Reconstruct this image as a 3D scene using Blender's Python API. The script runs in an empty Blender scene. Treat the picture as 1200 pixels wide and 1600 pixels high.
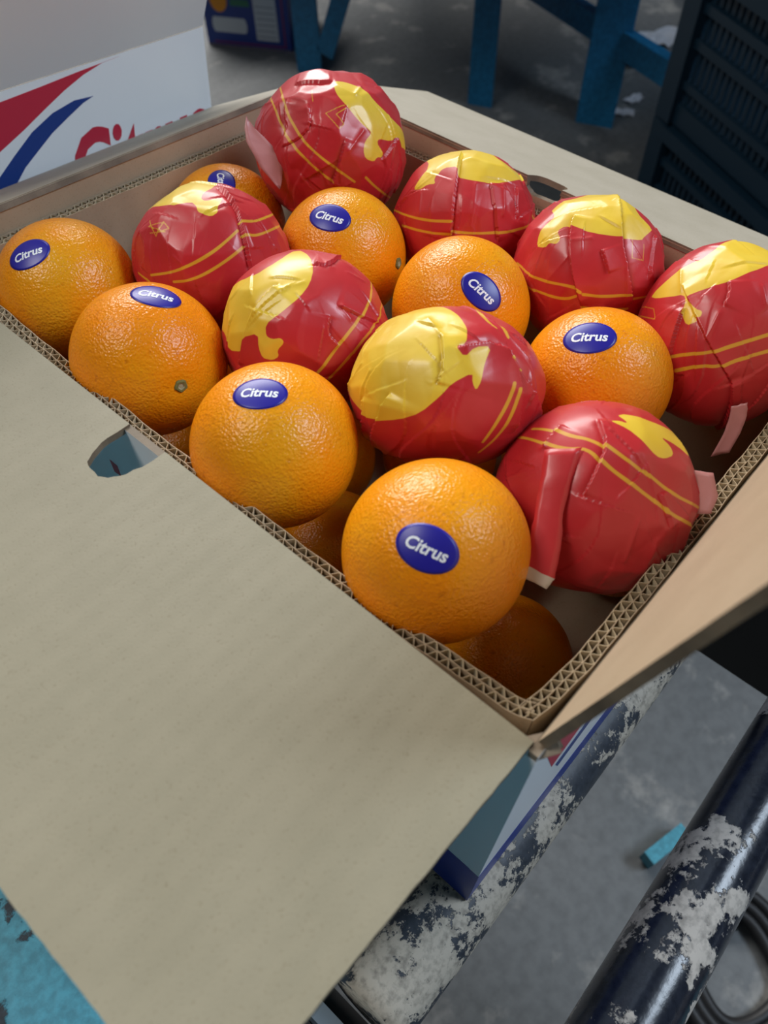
import bpy, bmesh, math, random
import numpy as np
from mathutils import Vector, Matrix
from mathutils.geometry import tessellate_polygon

scn = bpy.context.scene
# ------------------------------------------------------------------ camera
# The carton frame: x along the right-hand wall, y along the front wall, z up, origin at the near top corner.
# The conveyor leans 6 degrees sideways, so the carton frame is tilted about Y into the world.
TILT = Matrix.Rotation(math.radians(5.97), 4, 'Y')
T3 = np.array(TILT.to_3x3())
F_PX = 1251.5
RC = np.array([[0.6603009784, -0.7491595843, 0.0525598251],
               [-0.5555685008, -0.5343644396, -0.6370229875],
               [0.5053179779, 0.3914263187, -0.7690508294]])
CAM = np.array([-0.11989242, -0.02406851, 0.24053414])
cam_data = bpy.data.cameras.new('camera')
cam = bpy.data.objects.new('camera', cam_data)
scn.collection.objects.link(cam)
m = Matrix.Identity(4)
for i in range(3):
    m[i][0] = RC[0][i]; m[i][1] = -RC[1][i]; m[i][2] = -RC[2][i]; m[i][3] = CAM[i]
cam.matrix_world = TILT @ m
cam_data.sensor_fit = 'VERTICAL'
cam_data.sensor_height = 36.0
cam_data.sensor_width = 27.0
cam_data.lens = 36.0 * F_PX / 1600.0
cam_data.clip_start = 0.02
cam_data.clip_end = 60
cam_data.dof.use_dof = True
cam_data.dof.focus_distance = 0.40
cam_data.dof.aperture_fstop = 11.0
scn.camera = cam

# ------------------------------------------------------------------ world, lights, exposure
world = bpy.data.worlds.new('world'); scn.world = world
world.use_nodes = True
wb = world.node_tree.nodes['Background']
wb.inputs[0].default_value = (0.56, 0.66, 0.80, 1)
wb.inputs[1].default_value = 0.05

def area(name, az, el, dist, sx, sy, power, col, spread=180, target=(0.12, 0.15, 0.0)):
    a, e = math.radians(az), math.radians(el)
    d = Vector((math.cos(a) * math.cos(e), math.sin(a) * math.cos(e), math.sin(e)))
    L = bpy.data.lights.new(name, 'AREA'); L.shape = 'RECTANGLE'
    L.size = sx; L.size_y = sy; L.energy = power; L.color = col; L.spread = math.radians(spread)
    o = bpy.data.objects.new(name, L); scn.collection.objects.link(o)
    o.location = Vector(target) + d * dist
    o.rotation_euler = (-d).to_track_quat('-Z', 'Y').to_euler()
    return o
area('doorway_ahead', 58, 27, 5.0, 3.2, 1.7, 275, (1.0, 0.975, 0.94))
area('skylight_left', 138, 58, 3.0, 1.1, 0.9, 38, (1.0, 0.96, 0.90))
area('window_right', -50, 42, 3.0, 1.1, 0.9, 56, (0.72, 0.85, 1.0))
scn.view_settings.view_transform = 'Standard'
scn.view_settings.look = 'None'
scn.view_settings.gamma = 1.0
scn.view_settings.use_curve_mapping = False
scn.view_settings.exposure = 0.0

# ------------------------------------------------------------------ helpers
def ray(u, v):
    return RC.T @ np.array([(u - 600) / F_PX, (v - 800) / F_PX, 1.0])
def on_plane(u, v, ax, val):
    d = ray(u, v); return CAM + d * (val - CAM[ax]) / d[ax]
CAMW = T3 @ CAM
def on_ground(u, v, z):                      # world (level) frame
    d = T3 @ ray(u, v); return CAMW + d * (z - CAMW[2]) / d[2]

TILTED = []
def link(o, parent=None):
    scn.collection.objects.link(o)
    if parent is not None: o.parent = parent
    return o
def tag(o, label, cat, group=None, tilt=False):
    o['label'] = label; o['category'] = cat
    if group: o['group'] = group
    if tilt: TILTED.append(o)
    return o
def empty(name, loc=(0, 0, 0)):
    o = bpy.data.objects.new(name, None); o.empty_display_size = 0.02
    o.location = Vector(loc); return link(o)
def mesh_np(name, V, F, mats, parent=None, smooth=False, mi=None):
    me = bpy.data.meshes.new(name)
    V = np.asarray(V, dtype=np.float32)
    if isinstance(F, np.ndarray):
        n, k = F.shape
        me.vertices.add(len(V)); me.vertices.foreach_set('co', V.ravel())
        me.loops.add(n * k); me.loops.foreach_set('vertex_index', F.astype(np.int32).ravel())
        me.polygons.add(n); me.polygons.foreach_set('loop_start', np.arange(0, n * k, k, dtype=np.int32))
        me.polygons.foreach_set('loop_total', np.full(n, k, dtype=np.int32))
        me.update(calc_edges=True)
    else:
        me.from_pydata([tuple(map(float, v)) for v in V], [], [tuple(f) for f in F]); me.update()
    for mt in (mats if isinstance(mats, (list, tuple)) else [mats]): me.materials.append(mt)
    if mi is not None: me.polygons.foreach_set('material_index', np.asarray(mi, dtype=np.int32))
    if smooth: me.polygons.foreach_set('use_smooth', np.ones(len(me.polygons), dtype=bool))
    o = bpy.data.objects.new(name, me)
    return link(o, parent)

class MB:
    def __init__(s): s.v = []; s.f = []; s.m = []
    def box(s, lo, hi, mat=0, rot=None):
        b = len(s.v)
        for z in (lo[2], hi[2]):
            for y in (lo[1], hi[1]):
                for x in (lo[0], hi[0]): s.v.append(np.array([x, y, z]))
        if rot is not None:
            for i in range(b, b + 8): s.v[i] = rot @ s.v[i]
        for q in ((0, 2, 3, 1), (4, 5, 7, 6), (0, 1, 5, 4), (2, 6, 7, 3), (0, 4, 6, 2), (1, 3, 7, 5)):
            s.f.append([b + i for i in q]); s.m.append(mat)
        return s
    def beam(s, p, q, w, h, up=(0, 0, 1), mat=0):
        p, q = np.array(p, float), np.array(q, float); d = q - p; L = np.linalg.norm(d); d /= L
        r = np.cross(d, up); r /= np.linalg.norm(r); u = np.cross(r, d)
        b = len(s.v)
        for c in (p, q):
            for a, e in ((-1, -1), (1, -1), (1, 1), (-1, 1)):
                s.v.append(c + r * a * w / 2 + u * e * h / 2)
        for q4 in ((0, 3, 2, 1), (4, 5, 6, 7), (0, 1, 5, 4), (1, 2, 6, 5), (2, 3, 7, 6), (3, 0, 4, 7)):
            s.f.append([b + i for i in q4]); s.m.append(mat)
        return s
    def tube(s, pts, rad, seg=12, mat=0, closed=False, cap=True):
        pts = [np.array(p, float) for p in pts]; n = len(pts); b = len(s.v)
        ref = np.array([0.0, 0, 1])
        for i, p in enumerate(pts):
            if closed: d = pts[(i + 1) % n] - pts[i - 1]
            else: d = pts[min(i + 1, n - 1)] - pts[max(i - 1, 0)]
            d /= np.linalg.norm(d)
            rr = ref if abs(d @ ref) < 0.95 else np.array([0, 1.0, 0])
            x = np.cross(d, rr); x /= np.linalg.norm(x); y = np.cross(d, x)
            rd = rad[i] if hasattr(rad, '__len__') else rad
            for k in range(seg):
                a = 2 * math.pi * k / seg
                s.v.append(p + rd * (math.cos(a) * x + math.sin(a) * y))
        for i in range(n if closed else n - 1):
            j = (i + 1) % n
            for k in range(seg):
                l = (k + 1) % seg
                s.f.append([b + i * seg + k, b + i * seg + l, b + j * seg + l, b + j * seg + k]); s.m.append(mat)
        if cap and not closed:
            s.f.append([b + k for k in range(seg)][::-1]); s.m.append(mat)
            s.f.append([b + (n - 1) * seg + k for k in range(seg)]); s.m.append(mat)
        return s
    def build(s, name, mats, parent=None, smooth=False):
        return mesh_np(name, s.v, s.f, mats, parent, smooth, s.m)

def slab(name, outline, origin, e1, e2, nrm, thick, mats, parent=None):
    """2D outline (e1,e2) at origin; the top face carries mats[0], bottom (-nrm*thick) mats[1], edges mats[2]."""
    o, e1, e2, nrm = [np.array(a, float) for a in (origin, e1, e2, nrm)]
    pts = [o + e1 * a + e2 * b for a, b in outline]; n = len(pts)
    V = pts + [p - nrm * thick for p in pts]
    tris = tessellate_polygon([[Vector((a, b, 0)) for a, b in outline]])
    F = []; M = []
    for t in tris:
        a, b, c = [np.array(outline[i]) for i in t]
        ccw = (b[0] - a[0]) * (c[1] - a[1]) - (b[1] - a[1]) * (c[0] - a[0]) > 0
        if (np.cross(e1, e2) @ nrm > 0) != ccw: t = t[::-1]
        F.append(list(t)); M.append(0)
        F.append([i + n for i in t][::-1]); M.append(min(1, len(mats) - 1))
    area2 = sum(outline[i][0] * outline[(i + 1) % n][1] - outline[(i + 1) % n][0] * outline[i][1] for i in range(n))
    fl = (area2 > 0) == (np.cross(e1, e2) @ nrm > 0)
    for i in range(n):
        j = (i + 1) % n; q = [i, i + n, j + n, j]
        F.append(q if fl else q[::-1]); M.append(min(2, len(mats) - 1))
    return mesh_np(name, V, F, mats, parent, False, M)

# ------------------------------------------------------------------ materials
def mat(name, col, rough=0.6, **kw):
    M = bpy.data.materials.new(name); M.use_nodes = True
    b = M.node_tree.nodes['Principled BSDF']
    b.inputs['Base Color'].default_value = (*col, 1); b.inputs['Roughness'].default_value = rough
    for k, v in kw.items(): b.inputs[k].default_value = v
    return M
class NT:
    def __init__(s, M): s.t = M.node_tree; s.b = s.t.nodes['Principled BSDF']
    def n(s, typ, **kw):
        x = s.t.nodes.new(typ)
        for k, v in kw.items():
            if k.startswith('_'): setattr(x, k[1:], v)
            else: x.inputs[k.replace('__', ' ')].default_value = v
        return x
    def l(s, a, b): s.t.links.new(a, b)
    def coord(s, scale=(1, 1, 1), rot=(0, 0, 0)):
        c = s.n('ShaderNodeTexCoord'); mp = s.n('ShaderNodeMapping', Scale=scale, Rotation=rot)
        s.l(c.outputs['Object'], mp.inputs['Vector']); return mp.outputs['Vector']
    def noise(s, vec, scale, detail=3, rough=0.55):
        x = s.n('ShaderNodeTexNoise', Scale=scale, Detail=detail, Roughness=rough); s.l(vec, x.inputs['Vector']); return x
    def ramp(s, fac, stops):
        r = s.n('ShaderNodeValToRGB'); cr = r.color_ramp
        while len(cr.elements) < len(stops): cr.elements.new(0.5)
        for e, (p, c) in zip(cr.elements, stops): e.position = p; e.color = (*c, 1)
        s.l(fac, r.inputs['Fac']); return r.outputs['Color']
    def mix(s, fac, a, b, blend='MIX'):
        x = s.n('ShaderNodeMix', _data_type='RGBA', _blend_type=blend)
        for sock, val in ((x.inputs[0], fac), (x.inputs[6], a), (x.inputs[7], b)):
            if hasattr(val, 'is_linked') or hasattr(val, 'links'): s.l(val, sock)
            else: sock.default_value = val if isinstance(val, float) else (*val, 1)
        return x.outputs[2]
    def bump(s, h, strength, dist, normal=None):
        x = s.n('ShaderNodeBump', Strength=strength, Distance=dist); s.l(h, x.inputs['Height'])
        if normal is not None: s.l(normal, x.inputs['Normal'])
        return x.outputs['Normal']

def kraft_mat(name, c1, c2, flute=0.0):
    M = mat(name, c1, 0.75); t = NT(M); v = t.coord()
    n1 = t.noise(v, 35, 4); n2 = t.noise(v, 900, 2)
    c = t.ramp(n1.outputs['Fac'], [(0.3, c1), (0.7, c2)])
    sp = t.ramp(n2.outputs['Fac'], [(0.27, (0.84, 0.81, 0.76)), (0.40, (1, 1, 1))])
    t.l(t.mix(1.0, c, sp, 'MULTIPLY'), t.b.inputs['Base Color'])
    nb = t.bump(n2.outputs['Fac'], 0.18, 0.0004)
    if flute:
        w = t.n('ShaderNodeTexWave', Scale=34.0, Distortion=1.6, _bands_direction='Y'); w.inputs['Detail Scale'].default_value = 0.6
        t.l(v, w.inputs['Vector']); nb = t.bump(w.outputs['Fac'], flute, 0.0008, nb)
    t.l(nb, t.b.inputs['Normal'])
    t.b.inputs['Specular IOR Level'].default_value = 0.5; t.b.inputs['Roughness'].default_value = 0.6
    return M
KRAFT = kraft_mat('kraft_board', (0.255, 0.228, 0.153), (0.285, 0.254, 0.174), 0.06)
KRAFT_PLAIN = kraft_mat('kraft_inner', (0.43, 0.335, 0.225), (0.48, 0.38, 0.26))
KRAFT_SHEEN = kraft_mat('kraft_sheen', (0.355, 0.318, 0.245), (0.40, 0.36, 0.285))  # paler copy of the flap board, grazing sheen put into the colour
KRAFT_EDGE = kraft_mat('kraft_cut_edge', (0.10, 0.072, 0.045), (0.26, 0.20, 0.135))
PAPER = mat('flute_paper', (0.50, 0.41, 0.27), 0.8)
WHITE = mat('white_coated_board', (0.84, 0.86, 0.88), 0.38)
BLUE_INK = mat('blue_ink', (0.0, 0.032, 0.30), 0.35)
NAVY_INK = mat('navy_ink', (0.010, 0.045, 0.24), 0.4)
RED_INK = mat('crimson_ink', (0.56, 0.022, 0.055), 0.4)

def peel_mat(name, tint=0.0):
    M = mat(name, (0.83, 0.29, 0.008), 0.29); t = NT(M); v = t.coord()
    info = t.n('ShaderNodeObjectInfo')
    add = t.n('ShaderNodeVectorMath', _operation='ADD'); t.l(v, add.inputs[0]); t.l(info.outputs['Random'], add.inputs[1])
    n1 = t.noise(add.outputs[0], 22, 3)
    c = t.ramp(n1.outputs['Fac'], [(0.30, (0.88, 0.255, 0.003)), (0.55, (0.87, 0.310, 0.004)), (0.78, (0.80, 0.37, 0.010))])
    n3 = t.noise(add.outputs[0], 260, 2)
    sp = t.ramp(n3.outputs['Fac'], [(0.26, (0.72, 0.62, 0.5)), (0.36, (1, 1, 1))])
    t.l(t.mix(0.7, c, sp, 'MULTIPLY'), t.b.inputs['Base Color'])
    vo = t.n('ShaderNodeTexVoronoi', _feature='SMOOTH_F1', Scale=820.0, Smoothness=0.6); t.l(v, vo.inputs['Vector'])
    n2 = t.noise(v, 430, 2)
    nb = t.bump(vo.outputs['Distance'], 0.42, 0.0007)
    nb = t.bump(n2.outputs['Fac'], 0.40, 0.0010, nb)
    t.l(nb, t.b.inputs['Normal'])
    t.b.inputs['Specular IOR Level'].default_value = 0.42; t.b.inputs['Subsurface Weight'].default_value = 0.12
    t.b.inputs['Subsurface Radius'].default_value = (0.006, 0.002, 0.0005)
    t.b.inputs['Subsurface Scale'].default_value = 1.0
    return M
PEEL = peel_mat('orange_peel')
STEM = mat('green_stem_button', (0.16, 0.17, 0.05), 0.8)
STEM2 = mat('stem_scar', (0.36, 0.36, 0.22), 0.8)
STICK = mat('blue_sticker', (0.018, 0.014, 0.30), 0.35)
INKW = mat('white_lettering', (0.86, 0.90, 0.95), 0.45)

def wrapper_mat():
    M = mat('waxed_wrapper', (0.5, 0.02, 0.03), 0.42); t = NT(M); v = t.coord()
    def mask(attr):
        a = t.n('ShaderNodeAttribute', _attribute_name=attr)
        r = t.n('ShaderNodeMapRange'); r.inputs['From Min'].default_value = 0.00018; r.inputs['From Max'].default_value = -0.00018
        t.l(a.outputs['Fac'], r.inputs['Value']); return r.outputs['Result']
    n1 = t.noise(v, 40, 3)
    red = t.ramp(n1.outputs['Fac'], [(0.3, (0.50, 0.016, 0.020)), (0.7, (0.57, 0.022, 0.030))])
    yel = t.ramp(n1.outputs['Fac'], [(0.3, (0.78, 0.50, 0.022)), (0.7, (0.84, 0.60, 0.055))])
    str_ = (0.72, 0.37, 0.025)
    c = t.mix(mask('stripe'), red, str_)
    c = t.mix(mask('yellow'), c, yel)
    c = t.mix(mask('ink'), c, red)
    c = t.mix(mask('bare'), c, (0.66, 0.40, 0.34))
    t.l(c, t.b.inputs['Base Color'])
    n2 = t.n('ShaderNodeTexNoise', _noise_type='RIDGED_MULTIFRACTAL', Scale=48.0, Detail=2.5, Roughness=0.4, Lacunarity=2.2); t.l(v, n2.inputs['Vector'])
    n3 = t.noise(v, 500, 2)
    nb = t.bump(n2.outputs['Fac'], 0.16, 0.0022)
    nb = t.bump(n3.outputs['Fac'], 0.08, 0.0004, nb)
    t.l(nb, t.b.inputs['Normal'])
    t.b.inputs['Coat Weight'].default_value = 0.30; t.b.inputs['Coat Roughness'].default_value = 0.20; t.b.inputs['Sheen Weight'].default_value = 0.03
    return M
WRAP = wrapper_mat()
WRAP_BACK = mat('wrapper_reverse', (0.52, 0.22, 0.21), 0.4)
WRAP_EDGE = mat('wrapper_margin', (0.62, 0.54, 0.46), 0.5)

def concrete():
    M = mat('worn_concrete', (0.2, 0.2, 0.2), 0.55); t = NT(M); v = t.coord()
    a = t.noise(v, 1.6, 6, 0.6); b = t.noise(v, 9, 6, 0.62); d = t.noise(v, 60, 4)
    c1 = t.ramp(a.outputs['Fac'], [(0.3, (0.105, 0.115, 0.12)), (0.7, (0.165, 0.172, 0.175))])
    c2 = t.ramp(b.outputs['Fac'], [(0.56, (0.0, 0.0, 0.0)), (0.66, (1, 1, 1))])
    c3 = t.mix(t.mix(1.0, c2, (0.75, 0.75, 0.75), 'MULTIPLY'), c1, (0.34, 0.335, 0.315))
    dk = t.ramp(d.outputs['Fac'], [(0.3, (0.75, 0.75, 0.75)), (0.6, (1, 1, 1))])
    t.l(t.mix(1.0, c3, dk, 'MULTIPLY'), t.b.inputs['Base Color'])
    t.l(t.bump(d.outputs['Fac'], 0.2, 0.003), t.b.inputs['Normal'])
    return M
def chipped(name, under, over, th, scale, rough=0.35, fine=0.6, spec=None):
    M = mat(name, over, rough); t = NT(M); v = t.coord()
    a = t.noise(v, scale, 7, fine); d = t.noise(v, scale * 9, 4)
    f = t.ramp(a.outputs['Fac'], [(th - 0.012, (0, 0, 0)), (th + 0.012, (1, 1, 1))])
    o = t.mix(t.ramp(d.outputs['Fac'], [(0.35, (0, 0, 0)), (0.65, (1, 1, 1))]), over, tuple(x * 1.5 + 0.006 for x in over))
    u = t.mix(t.ramp(d.outputs['Fac'], [(0.30, (0, 0, 0)), (0.55, (1, 1, 1))]), tuple(x * 0.55 for x in under), under)
    t.l(t.mix(f, o, u), t.b.inputs['Base Color'])
    rr = t.ramp(f, [(0, (rough,) * 3), (1, (0.75,) * 3)]); t.l(rr, t.b.inputs['Roughness'])
    nb = t.bump(f, 0.4, 0.0008); nb = t.bump(d.outputs['Fac'], 0.15, 0.001, nb); t.l(nb, t.b.inputs['Normal'])
    return M
FLOOR = concrete()
PIPE_A = chipped('pipe_flaking_cream', (0.52, 0.465, 0.38), (0.026, 0.032, 0.042), 0.485, 30, 0.5, 0.76)
PIPE_B = chipped('pipe_black_gloss', (0.58, 0.53, 0.47), (0.010, 0.013, 0.022), 0.535, 24, 0.22, 0.66)
TEAL = chipped('teal_peeling_paint', (0.035, 0.045, 0.055), (0.035, 0.21, 0.28), 0.60, 24, 0.5, 0.6)
BLACK_STEEL = mat('black_steel', (0.012, 0.012, 0.014), 0.5)
STEEL = mat('bare_steel', (0.30, 0.36, 0.42), 0.35, Metallic=0.7)
BLUE_STEEL = chipped('blue_painted_steel', (0.05, 0.05, 0.05), (0.006, 0.125, 0.27), 0.74, 10, 0.45)
CRATE = mat('dark_blue_plastic', (0.007, 0.026, 0.048), 0.42)
RUBBER = mat('black_rubber', (0.010, 0.010, 0.011), 0.5)

# ------------------------------------------------------------------ floor
FZ = -0.90
fl = mesh_np('floor', [(-7, -7, FZ), (9, -7, FZ), (9, 9, FZ), (-7, 9, FZ), (-7, -7, FZ - .1), (9, -7, FZ - .1), (9, 9, FZ - .1), (-7, 9, FZ - .1)],
             [(0, 1, 2, 3), (7, 6, 5, 4), (0, 4, 5, 1), (1, 5, 6, 2), (2, 6, 7, 3), (3, 7, 4, 0)], FLOOR)
fl['kind'] = 'structure'

# ------------------------------------------------------------------ roller conveyor (carton frame)
BOT = -0.172
conv = empty('roller_conveyor'); tag(conv, 'roller conveyor of chipped cream and black pipes under the cartons', 'conveyor', tilt=True)
RR = 0.0212
def roller(y, material):
    N = 40; pts = [(-0.066 + (0.27 + 0.066) * i / N, y, BOT - RR) for i in range(N + 1)]
    MB().tube(pts, RR, 40).build('roller', material, conv, True)
roller(0.003, PIPE_A); roller(-0.0895, PIPE_B); roller(-0.182, PIPE_B)
for k in range(1, 12): roller(0.003 + 0.0925 * k, PIPE_A if k % 2 else PIPE_B)
b = MB(); b.box((-0.30, -0.90, BOT - 0.10), (-0.098, 1.15, BOT - 0.026)); b.build('side_rail', TEAL, conv)
b = MB(); b.box((-0.084, -0.90, BOT - 0.09), (-0.076, 1.15, BOT - 0.030)); b.build('guide_strip', STEEL, conv)
b = MB(); b.box((-0.0755, -0.90, BOT - 0.09), (-0.0665, 1.15, BOT - 0.045)); b.box((-0.0975, -0.90, BOT - 0.09), (-0.0845, 1.15, BOT - 0.05)); b.build('bearing_channel', BLACK_STEEL, conv)
b = MB(); b.box((0.271, -0.90, BOT - 0.09), (0.36, 1.15, BOT - 0.004)); b.build('side_rail', BLACK_STEEL, conv)
for x in (-0.25, 0.33):
    for y in (-0.80, 1.05):
        zb = (FZ + x * math.sin(math.radians(5.97))) / math.cos(math.radians(5.97)) + 0.004
        MB().box((x - .025, y - .025, zb), (x + .025, y + .025, BOT - 0.09)).build('leg', TEAL, conv)

# ------------------------------------------------------------------ cartons (carton frame)
W, D, TH = 0.300, 0.394, 0.0035
rng = random.Random(4)
def rough_edge(p, q, step=0.004, amp=0.00014):
    p, q = np.array(p), np.array(q); n = max(1, int(np.linalg.norm(q - p) / step)); d = (q - p) / np.linalg.norm(q - p)
    out = []
    for i in range(n):
        a = rng.uniform(-amp, amp) if i else 0
        out.append(tuple(p + (q - p) * i / n + a * np.array([-d[1], d[0]])))
    return out
def arch(s0, s1, depth, n=14, amp=0.0004, power=0.6):
    """half-oval bite from s0 to s1, reaching depth along the second axis"""
    out = []
    for i in range(n + 1):
        a = math.pi * i / n; c = (s0 + s1) / 2; h = (s1 - s0) / 2
        out.append((c - h * math.copysign(abs(math.cos(a)) ** power, math.cos(a)) + rng.uniform(-amp, amp), depth * math.sin(a) ** power + (0 if i in (0, n) else rng.uniform(-amp, amp))))
    return out
def flap(name, parent, hinge, along, out, up, length, width, ang, notch=None, inset=0.001, kraft=KRAFT):
    """hinge point, direction along the hinge, outward horizontal, ang>0 raises the free edge"""
    out, up = np.array(out, float), np.array(up, float)
    o2 = out * math.cos(ang) + up * math.sin(ang); nr = -out * math.sin(ang) + up * math.cos(ang)
    ol = [(inset, 0.0)]
    if notch: ol += arch(*notch)
    ol += [(width - inset, 0.0)]
    ol += rough_edge((width - inset, 0.002), (width - inset * 2, length))
    ol += rough_edge((width - inset * 2, length), (inset * 2, length))
    ol += rough_edge((inset * 2, length), (inset, 0.002))
    return slab(name, ol, hinge, along, o2, nr, TH, [kraft, WHITE, KRAFT_EDGE], parent)

carton = empty('open_carton', (0.15, 0.197, BOT))
tag(carton, 'open cardboard carton of oranges, brown inside, white and blue outside, flaps folded out', 'carton', tilt=True)
CO = np.array([0.15, 0.197, BOT])
def into(o, origin):
    o.location = -Vector(origin); return o
def wall(name, parent, off, origin, along, out, length, notch=None):
    """vertical wall panel: inner face kraft, outer white"""
    ol = [(0, 0), (length, 0), (length, -BOT - 0.001)]
    if notch:
        s0, s1, dep = notch
        ol += [(s, -BOT - 0.001 - d) for s, d in arch(s0, s1, dep)][::-1]
    ol += [(0, -BOT - 0.001)]
    o = slab(name, ol, np.array(origin) + np.array([0, 0, BOT]), along, (0, 0, 1), -np.array(out, float), TH, [KRAFT_PLAIN, WHITE, KRAFT_EDGE], parent)
    return into(o, off)
front = wall('front_wall', carton, CO, (0.0005, 0.0005, 0), (0, 1, 0), (-1, 0, 0), D - 0.001)
right = wall('side_wall', carton, CO, (-0.003, 0.0005, 0), (1, 0, 0), (0, -1, 0), W + 0.006)
back = wall('back_wall', carton, CO, (W - .0005, 0.0005, 0), (0, 1, 0), (1, 0, 0), D - 0.001, (0.186, 0.211, 0.0095))
left = wall('side_wall', carton, CO, (-0.003, D - .0005, 0), (1, 0, 0), (0, 1, 0), W + 0.006)
into(MB().box((0.0006, 0.0006, BOT), (W - .0006, D - .0006, BOT + TH)).build('base_panel', KRAFT_PLAIN, carton), CO)
into(flap('flap', carton, (0, 0, 0), (0, 1, 0), (-1, 0, 0), (0, 0, 1), 0.136, D, math.radians(-1.0), (0.184, 0.2075, 0.0265, 20, 0.0005, 0.75)), CO)['label'] = 'wide flap towards the viewer with a hand-hole notch'
into(flap('flap', carton, (0, 0, 0), (1, 0, 0), (0, -1, 0), (0, 0, 1), 0.136, W, math.radians(77.0), kraft=KRAFT_PLAIN), CO)['label'] = 'flap standing up at the right side'
into(flap('flap', carton, (W, 0, 0), (0, 1, 0), (1, 0, 0), (0, 0, 1), 0.136, D, math.radians(-18.8), (0.1865, 0.2115, 0.014), kraft=KRAFT_SHEEN), CO)['label'] = 'flap at the back with a hand-hole notch'
into(flap('flap', carton, (0, D, 0), (1, 0, 0), (0, 1, 0), (0, 0, 1), 0.124, W, math.radians(-26.0), kraft=KRAFT_SHEEN), CO)['label'] = 'flap drooping towards the neighbouring carton'

def decal(name, pts, ax, val, nrm, material, parent, off):
    """printed patch: pixel outline put on the panel plane it is printed on"""
    P = [on_plane(u, v, ax, val) for u, v in pts]
    P = [np.array([p[0], p[1], min(p[2], -0.006) if parent is carton else p[2]]) for p in P]
    oth = [i for i in range(3) if i != ax]
    o = slab(name, [(p[oth[0]], p[oth[1]]) for p in P], [val if i == ax else 0 for i in range(3)],
             [1.0 if i == oth[0] else 0 for i in range(3)], [1.0 if i == oth[1] else 0 for i in range(3)], nrm, 0.00012, [material], parent)
    return into(o, off)
def panel_rect(name, ax, val, a0, a1, z0, z1, nrm, material, parent, off):
    oth = 1 - ax
    e1 = [1.0 if i == oth else 0 for i in range(3)]
    o = slab(name, [(a0, z0), (a1, z0), (a1, z1), (a0, z1)], [val if i == ax else 0 for i in range(3)], e1, (0, 0, 1), nrm, 0.00012, [material], parent)
    return into(o, off)
OUTW = -0.003 - 0.00015
panel_rect('blue_band', 0, OUTW, -0.003, D - .001, BOT + .0005, -0.132, (-1, 0, 0), BLUE_INK, carton, CO)
panel_rect('blue_band', 1, OUTW, -0.003, W - .001, BOT + .0005, -0.132, (0, -1, 0), BLUE_INK, carton, CO)
panel_rect('corner_fold', 0, OUTW, -0.003, 0.002, -0.1319, -0.0045, (-1, 0, 0), WHITE, carton, CO)
# red corner print and fine navy line on the right-hand wall
decal('red_print', [(862, 1198), (880, 1120), (935, 1060), (940, 1090)], 1, OUTW, (0, -1, 0), RED_INK, carton, CO)
decal('navy_line', [(868, 1195), (871, 1197), (948, 1092), (945, 1090)], 1, OUTW, (0, -1, 0), NAVY_INK, carton, CO)
# strokes of the lettering seen through the hand hole
decal('letter_stroke', [(171, 718), (183, 728), (189, 744), (179, 737)], 0, OUTW, (-1, 0, 0), RED_INK, carton, CO)
decal('letter_stroke', [(176, 745), (187, 755), (184, 775), (172, 765)], 0, OUTW, (-1, 0, 0), RED_INK, carton, CO)
# torn paper at the near corner
b = MB()
for k in range(5):
    p = np.array([0.0035 * rng.uniform(-1, 1), 0.003 * rng.uniform(-1, 1), -0.004 - 0.004 * rng.random()])
    q = p + np.array([rng.uniform(.002, .008), rng.uniform(-.006, .001), rng.uniform(0.0, .008)])
    b.beam(p, q, 0.004, 0.0007, up=(rng.uniform(-1, 1), 0.4, 0.8))
into(b.build('torn_corner', KRAFT_EDGE, carton), CO)

# ---- corrugated liner standing inside the carton
liner = empty('corrugated_liner', (0.15, 0.197, BOT + 0.0037)); tag(liner, 'double-wall corrugated cardboard liner inside the open carton, fluted top rim showing', 'liner', tilt=True)
LO = np.array([0.15, 0.197, BOT + 0.0037])
RIM = -0.0155
FRONT = [(0.010, 0.3925), (0.0078, 0.33), (0.0062, 0.26), (0.0052, 0.205), (0.0062, 0.105), (0.0075, 0.06), (0.0100, 0.028), (0.0112, 0.013), (0.0138, 0.0068)]
RIGHT = [(0.0138, 0.0068), (0.0235, 0.0048), (0.040, 0.0032), (0.08, 0.0026), (0.147, 0.0034), (0.20, 0.0034), (0.296, 0.0034)]
BACK = [(0.2985, 0.004), (0.2985, 0.392)]
LEFT = [(0.298, 0.3925), (0.006, 0.3925)]
def resample(path, step):
    P = np.array(path); s = np.r_[0, np.cumsum(np.linalg.norm(np.diff(P, axis=0), axis=1))]
    # smooth with cubic-ish chaikin
    for _ in range(3 if len(path) > 2 else 0):
        Q = [P[0]]
        for a, c in zip(P[:-1], P[1:]): Q += [a * .75 + c * .25, a * .25 + c * .75]
        Q.append(P[-1]); P = np.array(Q)
    s = np.r_[0, np.cumsum(np.linalg.norm(np.diff(P, axis=0), axis=1))]
    t = np.arange(0, s[-1], step)
    return np.stack([np.interp(t, s, P[:, 0]), np.interp(t, s, P[:, 1])], 1), t
def ribbon(b, C2, thick, z0, z1):
    d = np.gradient(C2, axis=0); d /= np.linalg.norm(d, axis=1)[:, None] + 1e-12
    nr = np.stack([-d[:, 1], d[:, 0]], 1) * thick / 2
    base = len(b.v); n = len(C2)
    for i in range(n):
        for side, z in ((-1, z0), (-1, z1), (1, z1), (1, z0)):
            p = C2[i] + side * nr[i]; b.v.append(np.array([p[0], p[1], z]))
    for i in range(n - 1):
        for k in range(3):
            b.f.append([base + 4 * i + k, base + 4 * i + k + 1, base + 4 * i + 4 + k + 1, base + 4 * i + 4 + k]); b.m.append(0)
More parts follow.
